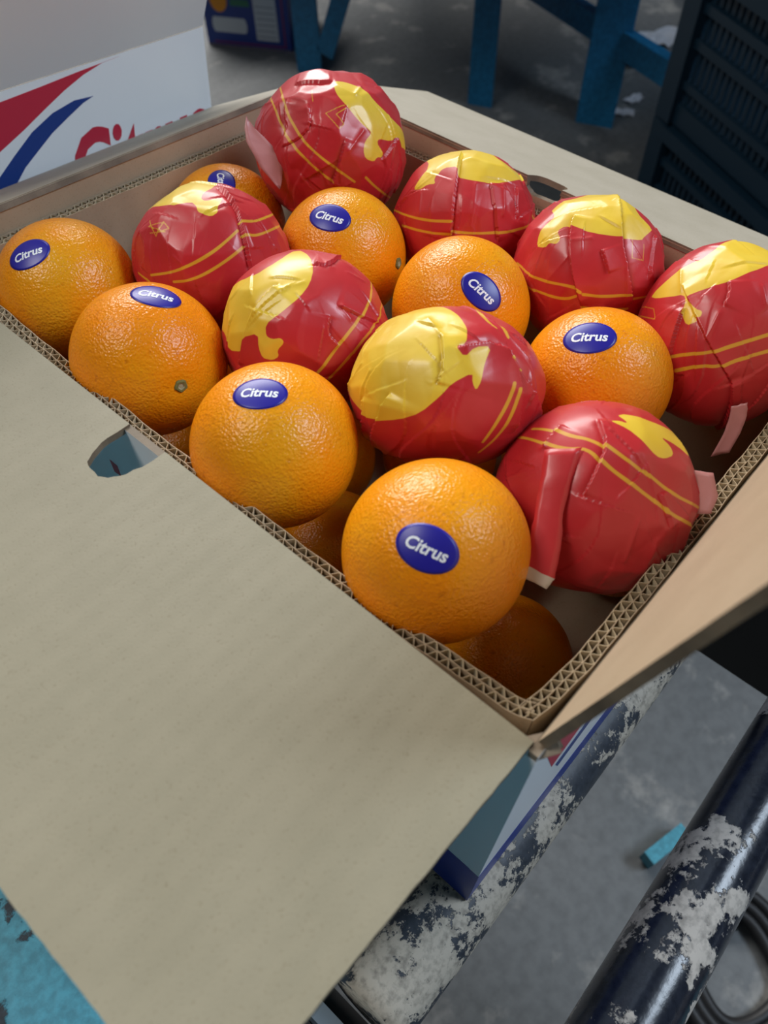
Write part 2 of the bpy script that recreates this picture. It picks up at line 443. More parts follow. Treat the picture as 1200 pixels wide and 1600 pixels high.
for path, sgn in ((FRONT, 1), (RIGHT, 1), (BACK, 1), (LEFT, 1)):
    C2, t = resample(path, 0.0006)
    d = np.gradient(C2, axis=0); d /= np.linalg.norm(d, axis=1)[:, None]
    inn = np.stack([-d[:, 1], d[:, 0]], 1)
    ctr = np.array([0.15, 0.197]); 
    if np.sum((ctr - C2) * inn) < 0: inn = -inn
    wob = 0.0002 * np.sin(t * 130) + 0.00015 * np.sin(t * 310 + 1)
    sheets = MB()
    for k, off in enumerate((0.0003, 0.0038, 0.0072)): ribbon(sheets, C2 + inn * (off + wob)[:, None], 0.00034, BOT + 0.0037, RIM - 0.0002 * k)
    lw = into(sheets.build('liner_wall', KRAFT_PLAIN, liner), LO)
    fluting = MB()
    for off, pitch, ph in ((0.0020, 0.0052, 0.3), (0.0055, 0.0060, 1.9)):
        wv = 0.00152 * np.sin(2 * math.pi * t / pitch + ph + 0.8 * np.sin(t * 37))
        ribbon(fluting, C2 + inn * (off + wob + wv)[:, None], 0.00030, -0.085, RIM - 0.0003)
    fo = fluting.build('fluting', PAPER, lw); fo['label'] = 'wavy paper flutes between the flat sheets'

# ---- neighbouring carton further along the conveyor
NY = 0.515
neigh = empty('white_carton', (0.151, NY + 0.197, BOT)); NO = np.array([0.151, NY + 0.197, BOT])
tag(neigh, 'white printed carton with red and navy swoosh behind the open carton', 'carton', tilt=True)
def nbox(name, lo, hi, mats): return into(MB().box(lo, hi).build(name, mats, neigh), NO)
o = slab('front_wall', [(0, BOT), (0.302, BOT), (0.302, 0.0), (0, 0.0)], (0, NY, 0), (1, 0, 0), (0, 0, 1), (0, -1, 0), TH, [WHITE, KRAFT_PLAIN, KRAFT_EDGE], neigh); into(o, NO)
o = slab('side_wall', [(NY + TH, BOT), (NY + .39, BOT), (NY + .39, 0), (NY + TH, 0)], (0.302, 0, 0), (0, 1, 0), (0, 0, 1), (1, 0, 0), TH, [WHITE, KRAFT_PLAIN, KRAFT_EDGE], neigh); into(o, NO)
o = slab('side_wall', [(NY + TH, BOT), (NY + .39, BOT), (NY + .39, 0), (NY + TH, 0)], (0.0, 0, 0), (0, 1, 0), (0, 0, 1), (-1, 0, 0), TH, [WHITE, KRAFT_PLAIN, KRAFT_EDGE], neigh); into(o, NO)
o = slab('back_wall', [(0, BOT), (0.302, BOT), (0.302, 0), (0, 0)], (0, NY + .394, 0), (1, 0, 0), (0, 0, 1), (0, 1, 0), TH, [WHITE, KRAFT_PLAIN, KRAFT_EDGE], neigh); into(o, NO)
nbox('base_panel', (0.001, NY + TH, BOT), (0.299, NY + .39, BOT + TH), KRAFT_PLAIN)
la = math.radians(24)
up2 = np.array([0, -math.sin(la), math.cos(la)]); n2 = np.array([0, -math.cos(la), -math.sin(la)])
o = slab('flap', rough_edge((0, 0.0), (0.302, 0.0)) + rough_edge((0.302, 0.0), (0.300, 0.136)) + rough_edge((0.300, 0.136), (0.002, 0.136)) + rough_edge((0.002, 0.136), (0, 0)),
         (0, NY, 0.0006), (1, 0, 0), up2, n2, TH, [WHITE, KRAFT_PLAIN, KRAFT_EDGE], neigh); into(o, NO)
PL = NY - 0.00015
decal('red_swoosh', [(-70, 190), (0, 160), (60, 137), (120, 113), (186, 88), (160, 98), (130, 117), (100, 142), (70, 171), (38, 203), (0, 238), (-30, 275), (-60, 320), (-90, 300)], 1, PL, (0, -1, 0), RED_INK, neigh, NO)
decal('navy_swoosh', [(146, 150), (116, 157), (82, 177), (50, 207), (22, 245), (0, 277), (-20, 312), (20, 300), (40, 262), (60, 236), (82, 208), (106, 184), (130, 161)], 1, PL, (0, -1, 0), NAVY_INK, neigh, NO)

# ------------------------------------------------------------------ lettering source
def text_mesh(body, shear, bold, size=1.0):
    cu = bpy.data.curves.new('lettering_curve', 'FONT'); cu.body = body; cu.shear = shear; cu.offset = bold; cu.size = size
    cu.resolution_u = 3
    to = bpy.data.objects.new('lettering_tmp', cu); scn.collection.objects.link(to)
    bpy.context.view_layer.update()
    me = to.evaluated_get(bpy.context.evaluated_depsgraph_get()).to_mesh()
    V = np.array([v.co[:2] for v in me.vertices]); F = [list(p.vertices) for p in me.polygons]
    to.evaluated_get(bpy.context.evaluated_depsgraph_get()).to_mesh_clear()
    bpy.data.objects.remove(to); bpy.data.curves.remove(cu)
    lo, hi = V.min(0), V.max(0)
    return V - (lo + hi) / 2, F, hi - lo
TV, TF, TS = text_mesh('Citrus', 0.16, 0.026)
# brand lettering on the neighbouring carton, lower part hidden behind the drooping flap
def print_text(x0, x1, ztop, parent, off, y, rise=0.0):
    k = (x1 - x0) / TS[0]
    V = [(x0 + (p[0] + TS[0] / 2) * k, y, ztop + (p[1] * 1.5 - TS[1] * 0.75) * k + rise * (p[0] / TS[0] + .5)) for p in TV]
    return into(mesh_np('lettering', V, TF, RED_INK, parent), off)
print_text(0.168, 0.296, -0.0425, neigh, NO, PL - 0.0001, 0.0035)

# ------------------------------------------------------------------ fruit
def cube_sphere(n):
    g = np.tan(np.linspace(-math.pi / 4, math.pi / 4, n + 1))
    a, c = np.meshgrid(g, g, indexing='ij'); one = np.ones_like(a)
    V = []; F = []
    idx = np.arange((n + 1) ** 2).reshape(n + 1, n + 1)
    q = np.stack([idx[:-1, :-1], idx[1:, :-1], idx[1:, 1:], idx[:-1, 1:]], -1).reshape(-1, 4)
    for i, (x, y, z) in enumerate([(one, a, c), (-one, c, a), (c, one, a), (a, -one, c), (a, c, one), (c, a, -one)]):
        V.append(np.stack([x, y, z], -1).reshape(-1, 3)); F.append(q + i * (n + 1) ** 2)
    V = np.concatenate(V); F = np.concatenate(F)
    V /= np.linalg.norm(V, axis=1)[:, None]
    _, first, inv = np.unique(np.round(V, 6), axis=0, return_index=True, return_inverse=True)
    return V[first], inv.ravel()[F]
def sines(n, rg, freq, terms):
    out = np.zeros(len(n))
    for _ in range(terms):
        k = rg.normal(size=3); k *= freq * rg.uniform(.6, 1.4) / np.linalg.norm(k)
        out += np.sin(n @ k + rg.uniform(0, 6.28))
    return out / math.sqrt(terms)
def px_dir(P, R, u, v, Sinv=None):
    d = ray(u, v); o = CAM - P
    if Sinv is not None: d = Sinv @ d; o = Sinv @ o
    d = d / np.linalg.norm(d); b_ = d @ o; disc = b_ * b_ - o @ o + R * R
    t = -b_ - math.sqrt(disc) if disc > 0 else -b_
    n = o + d * t
    return n / np.linalg.norm(n)
SPH_O = cube_sphere(44)

class Fruit:
    def __init__(s, P, R, seed, stem=None):
        s.P = np.array(P); s.R = R; s.seed = seed; s.stem = stem
        s.flat = np.random.default_rng(seed).normal(size=3); s.flat /= np.linalg.norm(s.flat)
        if stem is not None: s.flat = stem
    def rad(s, n):
        rg = np.random.default_rng(s.seed + 100)
        r = s.R * (1 + 0.006 * sines(n, rg, 2.2, 4) + 0.0022 * sines(n, rg, 7, 6) - 0.018 * (n @ s.flat) ** 2)
        if s.stem is not None:
            a = np.arccos(np.clip(n @ s.stem, -1, 1)); r = r - 0.0011 * np.exp(-(a / 0.16) ** 2)
        return r
def build_orange(P, R, seed, label, stick=None, stem_px=None, group='loose unwrapped oranges in the top layer', stemdir=None):
    P = np.array(P)
    stem = px_dir(P, R, *stem_px) if stem_px else stemdir
    f = Fruit(P, R, seed, stem)
    base = P - np.array([0, 0, R])
    root = empty('orange', base); tag(root, label, 'orange', group, tilt=True)
    V, F = SPH_O
    up = np.array([0, 0, R])
    mesh_np('peel', V * f.rad(V)[:, None] + up, F, PEEL, root, True)
    if stem is not None:
        e1 = np.cross(stem, [0.3, 0.2, 0.9]); e1 /= np.linalg.norm(e1); e2 = np.cross(stem, e1)
        rings = [(0.0, 0.0006), (0.0010, 0.0005), (0.0016, 0.0010), (0.0025, 0.0011), (0.0031, 0.0006), (0.0033, -0.0008)]
        r0 = f.rad(stem[None])[0]; Vs = []; Fs = []; Ms = []
        for rr, h in rings:
            for k in range(16):
                a = 2 * math.pi * k / 16; w = rr * (1 + 0.08 * math.sin(5 * a))
                Vs.append(stem * (r0 + h) + (e1 * math.cos(a) + e2 * math.sin(a)) * w + up)
        for i in range(len(rings) - 1):
            for k in range(16):
                l = (k + 1) % 16; Fs.append([i * 16 + k, (i + 1) * 16 + k, (i + 1) * 16 + l, i * 16 + l]); Ms.append(1 if i < 2 else 0)
        so = mesh_np('stem_button', Vs, Fs, [STEM, STEM2], root, False, Ms); so['label'] = 'small green stem button'
    if stick:
        u, v, ang, sa, sb = stick
        n0 = px_dir(P, R, u, v); n1 = px_dir(P, R, u + 4 * math.cos(ang), v + 4 * math.sin(ang))
        e1 = n1 - n0 * (n1 @ n0); e1 /= np.linalg.norm(e1); e2 = np.cross(n0, e1)
        def put(xy, lift):
            xy = np.asarray(xy); rho = np.linalg.norm(xy, axis=1); a = rho / R
            dirv = n0 * np.cos(a)[:, None] + (e1 * xy[:, :1] + e2 * xy[:, 1:2]) * (np.sin(a) / np.maximum(rho, 1e-9))[:, None]
            return dirv * (f.rad(dirv) + lift)[:, None] + up
        K, J = 48, 8; xy = [(0, 0)]; Fs = []
        for j in range(1, J + 1):
            for k in range(K):
                a = 2 * math.pi * k / K; xy.append((sa * j / J * math.cos(a), sb * j / J * math.sin(a)))
        for k in range(K):
            Fs.append([0, 1 + k, 1 + (k + 1) % K])
            for j in range(J - 1):
                Fs.append([1 + j * K + k, 1 + (j + 1) * K + k, 1 + (j + 1) * K + (k + 1) % K, 1 + j * K + (k + 1) % K])
        top = put(xy, 0.00016); nv = len(top); rim = put(xy[-K:], -0.0001)
        o0 = 1 + (J - 1) * K
        for k in range(K): Fs.append([o0 + k, nv + k, nv + (k + 1) % K, o0 + (k + 1) % K])
        st = mesh_np('sticker', np.concatenate([top, rim]), Fs, STICK, root, True); st['label'] = 'oval blue sticker reading Citrus in white'
        k = 1.34 * sa / TS[0]
        mesh_np('lettering', put(TV * k, 0.00026), TF, INKW, st)
    return root
SA, SB = 0.0117, 0.0083
rad = math.radians
build_orange((0.0458, 0.0769, -0.0131), 0.0374, 1, 'nearest whole orange with a tilted blue sticker, at the near corner of the carton', (667, 857, rad(24), SA * 1.03, SB * 1.03))
build_orange((0.0444, 0.1674, -0.0172), 0.0374, 2, 'orange with level blue sticker beside the front wall, between two other front oranges', (405, 612, rad(1), SA, SB))
build_orange((0.0455, 0.2576, -0.0224), 0.0375, 3, 'orange showing a green stem button, sticker at its top, behind the front notch', (244, 461, rad(12), SA, SB), (285, 605))
build_orange((0.0536, 0.3378, -0.0254), 0.0369, 4, 'leftmost orange in the corner between front and left walls', (42, 395, rad(-22), SA, SB))
build_orange((0.175, 0.3494, -0.0422), 0.0368, 5, 'half hidden orange against the left wall with its sticker text turned sideways', (346, 284, rad(82), SA * .95, SB))
build_orange((0.1828, 0.2558, -0.0241), 0.0371, 6, 'duller orange just in front of the big puffed wrapper at the back', (515, 339, rad(14), SA * 1.02, SB), (626, 412))
build_orange((0.1858, 0.1721, -0.019), 0.0375, 7, 'orange with steeply slanted sticker in the middle of the box', (754, 454, rad(43), SA * 1.03, SB))
build_orange((0.186, 0.0875, -0.0178), 0.0364, 8, 'yellowish orange with level sticker between red wrappers on the right', (921, 526, rad(-2), SA * 1.05, SB * 1.05))
LOWG = 'oranges in the lower layer'
ZL = BOT + TH + 0.0372
def low(u, v): return tuple(on_plane(u, v, 2, ZL))
build_orange(low(783, 1035), 0.0370, 11, 'shaded lower-layer orange showing in the near corner gap', group=LOWG)
build_orange(low(515, 862), 0.0370, 12, 'shaded lower-layer orange under the gap between the two nearest oranges', group=LOWG)
build_orange(low(300, 712), 0.0370, 13, 'sliver of a lower-layer orange beside the notch in the front flap', group=LOWG)

lows = [low(783, 1035), low(515, 862), low(300, 712)]
for x in np.arange(0.060, 0.256, 0.003):  # filler oranges added to block light and darken the gaps
    for y in np.arange(0.052, 0.348, 0.003):
        if (x > 0.205 or y > 0.10) and all(math.dist((x, y), q[:2]) > 0.0748 for q in lows):
            lows.append((x, y, ZL))
            build_orange((x, y, ZL), 0.0368, 20 + len(lows), 'orange added to the bottom layer to block light, covered by the fruit above it', group='bottom layer oranges added under the other fruit')
# ---- wrapped fruit
SPH_W = cube_sphere(110)
def seg_dist(uv, a, c):
    ab = c - a; t = np.clip(((uv - a) @ ab) / (ab @ ab + 1e-15), 0, 1)
    q = uv - a - t[:, None] * ab
    side = ab[0] * (uv[:, 1] - a[1]) - ab[1] * (uv[:, 0] - a[0])
    return np.linalg.norm(q, axis=1), side, t
def poly_sdf(uv, poly):
    d = np.full(len(uv), 9.0); ins = np.zeros(len(uv), bool); n = len(poly)
    for i in range(n):
        a, c = poly[i], poly[(i + 1) % n]
        d = np.minimum(d, seg_dist(uv, a, c)[0])
        cond = (a[1] > uv[:, 1]) != (c[1] > uv[:, 1])
        with np.errstate(divide='ignore', invalid='ignore'):
            xi = a[0] + (uv[:, 1] - a[1]) * (c[0] - a[0]) / (c[1] - a[1])
        ins ^= cond & (uv[:, 0] < xi)
    return np.where(ins, -d, d)
def line_sdf(uv, pl, hw):
    d = np.full(len(uv), 9.0)
    for a, c in zip(pl[:-1], pl[1:]): d = np.minimum(d, seg_dist(uv, a, c)[0])
    return d - hw
def smooth_closed(P, it=1):
    P = np.array(P)
    for _ in range(it):
        Q = []
        for i in range(len(P)):
            a, c = P[i], P[(i + 1) % len(P)]; Q += [a * .78 + c * .22, a * .22 + c * .78]
        P = np.array(Q)
    return P
def smooth_open(P, it=2):
    P = np.array(P, float)
    for _ in range(it):
        Q = [P[0]]
        for a, c in zip(P[:-1], P[1:]): Q += [a * .75 + c * .25, a * .25 + c * .75]
        Q.append(P[-1]); P = np.array(Q)
    return P

def build_wrapped(P, R, seed, label, crop, yellow=(), stripes=(), thin=(), ink=(), folds=(), ridges=(), tails=(), scale=(1, 1, 1), facet=0.55, bulge=()):
    """crop = (x0, y0, pixels per unit); every outline below is read off the photograph in that crop and
    carried along the line of sight onto the fruit's own surface."""
    P = np.array(P, float); ox, oy, sc = crop
    rg = np.random.default_rng(seed)
    a = (CAM - P) / np.linalg.norm(CAM - P)
    e1 = RC[0] - a * (RC[0] @ a); e1 /= np.linalg.norm(e1); e2 = np.cross(a, e1)      # right, up as seen
    B = np.stack([e1, e2, a], 1); S = B @ np.diag(scale) @ B.T; Si = np.linalg.inv(S)
    def to_uv(n):
        n = np.atleast_2d(n); ca = np.clip(n @ a, -1, 1); ang = np.arccos(ca)
        x, y = n @ e1, n @ e2; h = np.maximum(np.hypot(x, y), 1e-9)
        return np.stack([x / h * ang * R, y / h * ang * R], 1)
    def uv_px(pts):
        out = []
        for p in pts:
            u, v = ox + p[0] * sc, oy + p[1] * sc
            q = to_uv(px_dir(P, R, u, v, Si))[0]
            d = Si @ ray(u, v); d /= np.linalg.norm(d); o_ = Si @ (CAM - P); miss = np.linalg.norm(o_ - d * (o_ @ d)) / R
            edge = np.linalg.norm(q) / R
            if miss > 0.97: q = q * (1 + 3.0 * (miss - 0.97))       # paper runs on round the back
            out.append(q)
        return np.array(out)
    V, F = SPH_W
    uv = to_uv(V)
    mm = R / 0.0395 * 0.001
    # --- shape: taut paper with flat facets, pleats and creases
    K = 120
    pd = rg.normal(size=(K, 3)); pd /= np.linalg.norm(pd, axis=1)[:, None]
    dots = V @ pd.T
    rr = np.where(dots > 0.35, (1 + 0.016 * rg.normal(size=K)) / np.maximum(dots, 0.35), 9.0)
    fac = -np.log(np.sum(np.exp(-rr * 260), axis=1)) / 260
    fac = np.clip(fac, 0.94, 1.045)
    mask = np.clip(0.55 + 0.5 * sines(V, rg, 3.0, 5), 0.15, 1)
    r = R * (1 + 1.5 * facet * mask * (fac - 1.0))
    # pleats gathered towards the underside
    az = np.arctan2(V[:, 1], V[:, 0]); pol = np.arccos(np.clip(V[:, 2], -1, 1)); npl = 17
    edges = np.sort(rg.uniform(-math.pi, math.pi, npl)); amp_ = rg.uniform(0.3, 1.2, npl) * rg.choice([-1, 1], npl)
    for e_, am in zip(edges, amp_):
        da = (az - e_ - 0.18 * np.sin(pol * 3 + e_ * 5) + math.pi) % (2 * math.pi) - math.pi
        arc = da * np.sin(pol) * R
        r = r + np.where(arc * am > 0, 1.0, -0.3) * abs(am) * 0.55 * mm * np.exp(-np.abs(arc) / (3.2 * mm)) * np.clip((pol - 0.55) / 0.8, 0, 1)
    rid = np.zeros(len(V))
    for _ in range(7):
        k = rg.normal(size=3); k *= rg.uniform(5, 11) / np.linalg.norm(k)
        rid += np.abs(np.sin(V @ k + 0.7 * np.sin(V @ rg.normal(size=3) * 5) + rg.uniform(0, 6)))
    r = r + 0.42 * mm * mask * (rid / 7 - 0.62) * 2.2
    for _ in range(46):                                  # short sharp creases all over
        m_ = rg.normal(size=3); m_ /= np.linalg.norm(m_); c_ = np.cross(m_, rg.normal(size=3)); c_ /= np.linalg.norm(c_)
        sd_ = (V @ m_) * R + 0.9 * mm * np.sin(V @ c_ * 9); al = np.arccos(np.clip(V @ c_, -1, 1)) * R
        ln = rg.uniform(5, 16) * mm; w_ = np.clip((ln - al) / (0.5 * ln), 0, 1); h_ = rg.uniform(0.25, 0.75) * mm
        r = r + np.where(sd_ > 0, np.exp(-sd_ / (3.0 * mm)), -0.5 * np.exp(sd_ / (1.4 * mm))) * h_ * w_
    for pts, h in folds:                                 # overlapping layer: sharp step on one side
        pl = smooth_open(uv_px(pts), 1); best = np.full(len(V), 9.0); sd = np.zeros(len(V)); tt = np.zeros(len(V)); nseg = len(pl) - 1
        for i in range(nseg):
            d, s_, t = seg_dist(uv, pl[i], pl[i + 1]); m_ = d < best - 1e-9
            best[m_] = d[m_]; sd[m_] = s_[m_]; tt[m_] = (i + t[m_]) / nseg
        edge = np.clip(np.minimum(tt, 1 - tt) / 0.12, 0, 1) if True else 1
        sg = np.where(sd * h > 0, 1.0, 0.0)
        r = r + sg * 1.25 * abs(h) * mm * np.exp(-best / (5.0 * mm)) * edge + (1 - sg) * -0.6 * abs(h) * mm * np.exp(-best / (1.6 * mm)) * edge
    for pts, h in ridges:
        pl = smooth_open(uv_px(pts), 1); d = line_sdf(uv, pl, 0)
        r = r + h * mm * np.exp(-np.abs(d) / (0.9 * mm))
    for (bx, by), w, h in bulge:
        c = uv_px([(bx, by)])[0]; d = np.linalg.norm(uv - c, axis=1); r = r + h * mm * np.exp(-(d / (w * mm)) ** 2)
    base = P - np.array([0, 0, R])
    root = empty('wrapped_orange', base); tag(root, label, 'orange', 'oranges wrapped in red and yellow printed paper', tilt=True)
    up = np.array([0, 0, R])
    o = mesh_np('wrapper', (V * r[:, None]) @ S.T + up, F, WRAP, root, True)
    # --- print as signed distances on the paper
    def attr(name, val):
        at = o.data.attributes.new(name, 'FLOAT', 'POINT'); at.data.foreach_set('value', val.astype(np.float32))
    ny = 0.00025 * sines(V, rg, 14, 5)
    y = np.full(len(V), 9.0)
    for pl in yellow: y = np.minimum(y, poly_sdf(uv, smooth_closed(uv_px(pl), 1)))
    attr('yellow', y + ny * 0.3)
    st = np.full(len(V), 9.0)
    for pl in stripes: st = np.minimum(st, line_sdf(uv, smooth_open(uv_px(pl)), 0.00072))
    for pl in thin: st = np.minimum(st, line_sdf(uv, uv_px(pl), 0.00026))
    attr('stripe', st + ny * 0.25)
    ik = np.full(len(V), 9.0)
    for pl, w in ink: ik = np.minimum(ik, line_sdf(uv, smooth_open(uv_px(pl)), w))
    attr('ink', ik); attr('bare', np.full(len(V), 9.0))
    # --- loose ends of the paper
    dc = np.linalg.norm(P - CAM)
    for (La, Lb, depth, margin, kind) in tails:
        n = len(La); rows = []; M = 5
        for i in range(n):
            row = []
            for j in range(M + 1):
                w = j / M; u = ox + sc * (La[i][0] * (1 - w) + Lb[i][0] * w); v = oy + sc * (La[i][1] * (1 - w) + Lb[i][1] * w)
                d = ray(u, v); d /= np.linalg.norm(d)
                curl = 0.0005 * math.sin(w * math.pi) * (1 if kind != 'reverse' else -1)
                row.append(CAM + d * (dc - depth[i] * R - curl) - base)
            rows.append(row)
        Q = np.array(rows)                                   # n, M+1, 3
        # subdivide along length
        tq = np.linspace(0, n - 1, (n - 1) * 4 + 1); fine = []
        for t in tq:
            i = min(int(t), n - 2); w = t - i; w = w * w * (3 - 2 * w) * 0.3 + w * 0.7
            fine.append(Q[i] * (1 - w) + Q[i + 1] * w)
        Q = np.array(fine); nn = len(Q)
        Q = Q + rg.normal(size=Q.shape) * 0.00012
        Vt = Q.reshape(-1, 3); Ft = []; Mt = []
        for i in range(nn - 1):
            for j in range(M):
                Ft.append([i * (M + 1) + j, i * (M + 1) + j + 1, (i + 1) * (M + 1) + j + 1, (i + 1) * (M + 1) + j])
                Mt.append(1 if (margin and i >= nn - 1 - margin) else 0)
        to = mesh_np('wrapper_tail', Vt, Ft, [WRAP_BACK if kind == 'reverse' else WRAP, WRAP_EDGE], root, True, Mt)
        if kind != 'reverse':
            for nm, val in (('yellow', 9.0), ('stripe', 9.0), ('ink', 9.0), ('bare', 9.0)):
                at = to.data.attributes.new(nm, 'FLOAT', 'POINT'); at.data.foreach_set('value', np.full(len(Vt), val, dtype=np.float32))
        sm = to.modifiers.new('paper_thickness', 'SOLIDIFY'); sm.thickness = 0.00018
        to['label'] = 'loose twisted end of the wrapper paper'
    return root

build_wrapped((0.2326, 0.3138, 0.0010), 0.0430, 51, 'loosely wrapped orange standing highest at the back corner, paper end bunched at its left',
  (370, 100, 290 / 1200), scale=(1.07, 1.0, 1.0), facet=0.8,
  yellow=[[(625, 125), (700, 118), (790, 150), (850, 210), (940, 290), (1020, 370), (1070, 440), (1120, 520), (1110, 560), (1060, 550), (1045, 500), (1030, 470), (1000, 500), (920, 480), (905, 510), (950, 580), (940, 605), (905, 600), (880, 630), (825, 610), (815, 560), (830, 500), (870, 450), (860, 430), (790, 370), (710, 290), (650, 220), (630, 180)]],
  stripes=[[(215, 200), (260, 280), (270, 360), (310, 450), (370, 530), (450, 620), (540, 700), (620, 760)], [(290, 160), (325, 260), (330, 330), (380, 420), (450, 520), (540, 600), (650, 680), (760, 760)], [(830, 730), (900, 800), (1000, 870)], [(1080, 440), (940, 300), (810, 170)]][:3],
  thin=[[(575, 325), (690, 280)], [(575, 325), (660, 425), (690, 395), (640, 335), (700, 300)], [(490, 180), (497, 255)]],
  folds=[([(700, 480), (660, 640), (610, 790)], 1.2), ([(470, 270), (485, 400), (400, 480), (290, 540)], -0.8), ([(340, 240), (300, 330), (330, 420), (240, 560)], 0.8), ([(380, 150), (620, 125)], 1.0), ([(1035, 470), (1000, 540), (930, 620)], 1.0)],
  ridges=[([(800, 150), (760, 210)], 0.8), ([(820, 430), (720, 560)], 0.7), ([(100, 330), (230, 250)], 0.9)],
  bulge=[((120, 380), 12, 2.5), ((420, 90), 14, 1.5)],
  tails=[([(60, 330), (50, 420), (60, 500), (110, 590), (160, 680), (275, 810)], [(70, 355), (150, 450), (250, 550), (285, 600), (300, 680), (285, 800)], [0.55, 0.6, 0.65, 0.7, 0.72, 0.7], 0, 'reverse')])
build_wrapped((0.2515, 0.2208, -0.0163), 0.0399, 52, 'wrapped orange pleated down its middle, second from the back corner along the back wall',
  (600, 220, 250 / 1200), scale=(1.04, 1, 1),
  yellow=[[(320, 150), (420, 100), (560, 60), (640, 50), (740, 60), (900, 190), (1060, 290), (1040, 310), (890, 320), (750, 310), (640, 290), (555, 270), (555, 215), (450, 210), (380, 290), (390, 330), (330, 330), (280, 360), (225, 370), (250, 320), (350, 200)]],
  stripes=[[(75, 510), (170, 560), (330, 600), (505, 605)], [(140, 635), (330, 690), (500, 700)], [(515, 680), (650, 695), (830, 690), (950, 680), (1080, 630)], [(1095, 560), (1125, 590)]],
  folds=[([(590, 85), (555, 250), (525, 500), (505, 720)], -2.0), ([(800, 300), (820, 520), (855, 760)], 1.1), ([(980, 350), (975, 590)], 1.0), ([(1130, 460), (980, 590)], 0.8)],
  ridges=[([(690, 320), (650, 640)], 0.5), ([(280, 400), (270, 560)], 0.4), ([(890, 330), (880, 560)], 0.7)])
build_wrapped((0.2527, 0.1363, -0.0099), 0.0394, 53, 'wrapped orange with bright yellow top, third from the back corner along the back wall',
  (790, 290, 260 / 1200), scale=(1.03, 1, 1),
  yellow=[[(330, 180), (520, 90), (600, 70), (780, 60), (870, 110), (960, 205), (1050, 320), (1000, 370), (985, 395), (840, 380), (620, 345), (490, 300), (430, 290), (370, 330), (400, 390), (370, 425), (320, 415), (290, 450), (220, 440), (245, 350), (300, 280), (360, 220)]],
  stripes=[[(85, 560), (170, 640), (280, 690), (480, 725), (540, 765)], [(560, 780), (700, 800), (890, 780)], [(915, 820), (1000, 800), (1080, 760)], [(150, 720), (250, 770), (430, 820), (505, 800)], [(550, 875), (700, 900), (880, 890)]],
  thin=[[(915, 340), (915, 520), (995, 540), (1000, 420)]],
  folds=[([(500, 215), (465, 310), (470, 600), (545, 880)], 1.6), ([(780, 90), (830, 380), (880, 650), (905, 860)], -1.7), ([(690, 460), (740, 635)], 1.0), ([(1060, 360), (1020, 680)], 1.1)],
  ridges=[([(620, 380), (480, 400)], 0.6), ([(860, 600), (860, 900)], 0.5), ([(450, 510), (300, 690)], 0.4)])
build_wrapped((0.2528, 0.0560, -0.0105), 0.0393, 54, 'wrapped orange at the right edge with a paper end hanging by the liner',
  (980, 360, 220 / 951), scale=(1.06, 1.16, 1),
  yellow=[[(165, 455), (380, 265), (550, 175), (700, 100), (830, 70), (1000, 70), (1180, 160), (1150, 200), (960, 230), (850, 280), (700, 340), (580, 380), (440, 435), (400, 465), (470, 540), (510, 550), (500, 590), (465, 590), (470, 615), (400, 645), (365, 570), (380, 520), (395, 470), (380, 430), (300, 450), (200, 462)]],
  stripes=[[(265, 860), (400, 835), (570, 825), (700, 780), (950, 705), (1150, 640)], [(330, 945), (500, 910), (610, 925), (740, 870), (950, 815), (1150, 750)]],
  thin=[[(50, 575), (190, 600), (180, 530), (110, 520)]],
  folds=[([(370, 370), (480, 620), (560, 780), (700, 1020)], 1.4), ([(385, 520), (310, 750), (290, 860)], -1.3), ([(690, 340), (690, 430), (650, 510)], 0.8), ([(700, 1000), (700, 1200), (560, 1400)], 1.4)],
  ridges=[([(620, 560), (540, 730)], 0.6), ([(370, 280), (365, 400)], 0.7), ([(910, 380), (930, 500)], 0.7)],
  tails=[([(700, 1190), (690, 1260), (650, 1380), (560, 1530)], [(815, 1160), (810, 1250), (770, 1360), (690, 1500)], [0.80, 0.75, 0.68, 0.6], 0, 'reverse')])
build_wrapped((0.1131, 0.1269, -0.0017), 0.0396, 55, 'largest wrapped orange in the centre with a broad round yellow patch',
  (530, 460, 340 / 1200), scale=(1.10, 0.92, 1),
  yellow=[[(330, 110), (470, 72), (600, 80), (670, 130), (705, 200), (700, 275), (640, 290), (690, 350), (740, 300), (830, 295), (800, 380), (780, 480), (755, 530), (735, 490), (735, 430), (620, 490), (560, 560), (450, 650), (330, 690), (210, 690), (140, 670), (80, 600), (55, 500), (85, 380), (150, 260), (230, 170)]],
  stripes=[[(950, 490), (930, 600), (860, 720), (790, 810)], [(975, 520), (950, 650), (880, 770), (770, 870)], [(750, 90), (820, 150), (860, 190)], [(860, 150), (930, 240)], [(930, 360), (1010, 440)]],
  folds=[([(640, 300), (870, 262), (990, 470), (965, 760)], -1.8), ([(880, 270), (1060, 560), (1100, 720)], -1.6), ([(280, 540), (215, 690), (200, 850)], 1.4), ([(560, 215), (575, 400), (540, 495)], 1.0), ([(130, 560), (135, 700), (150, 850)], 1.2)],
  ridges=[([(490, 140), (560, 225)], 0.9), ([(540, 720), (530, 860)], 0.4), ([(680, 70), (880, 180), (1040, 360)], 0.9), ([(120, 380), (60, 560)], 0.7), ([(170, 420), (110, 580)], 0.6)])
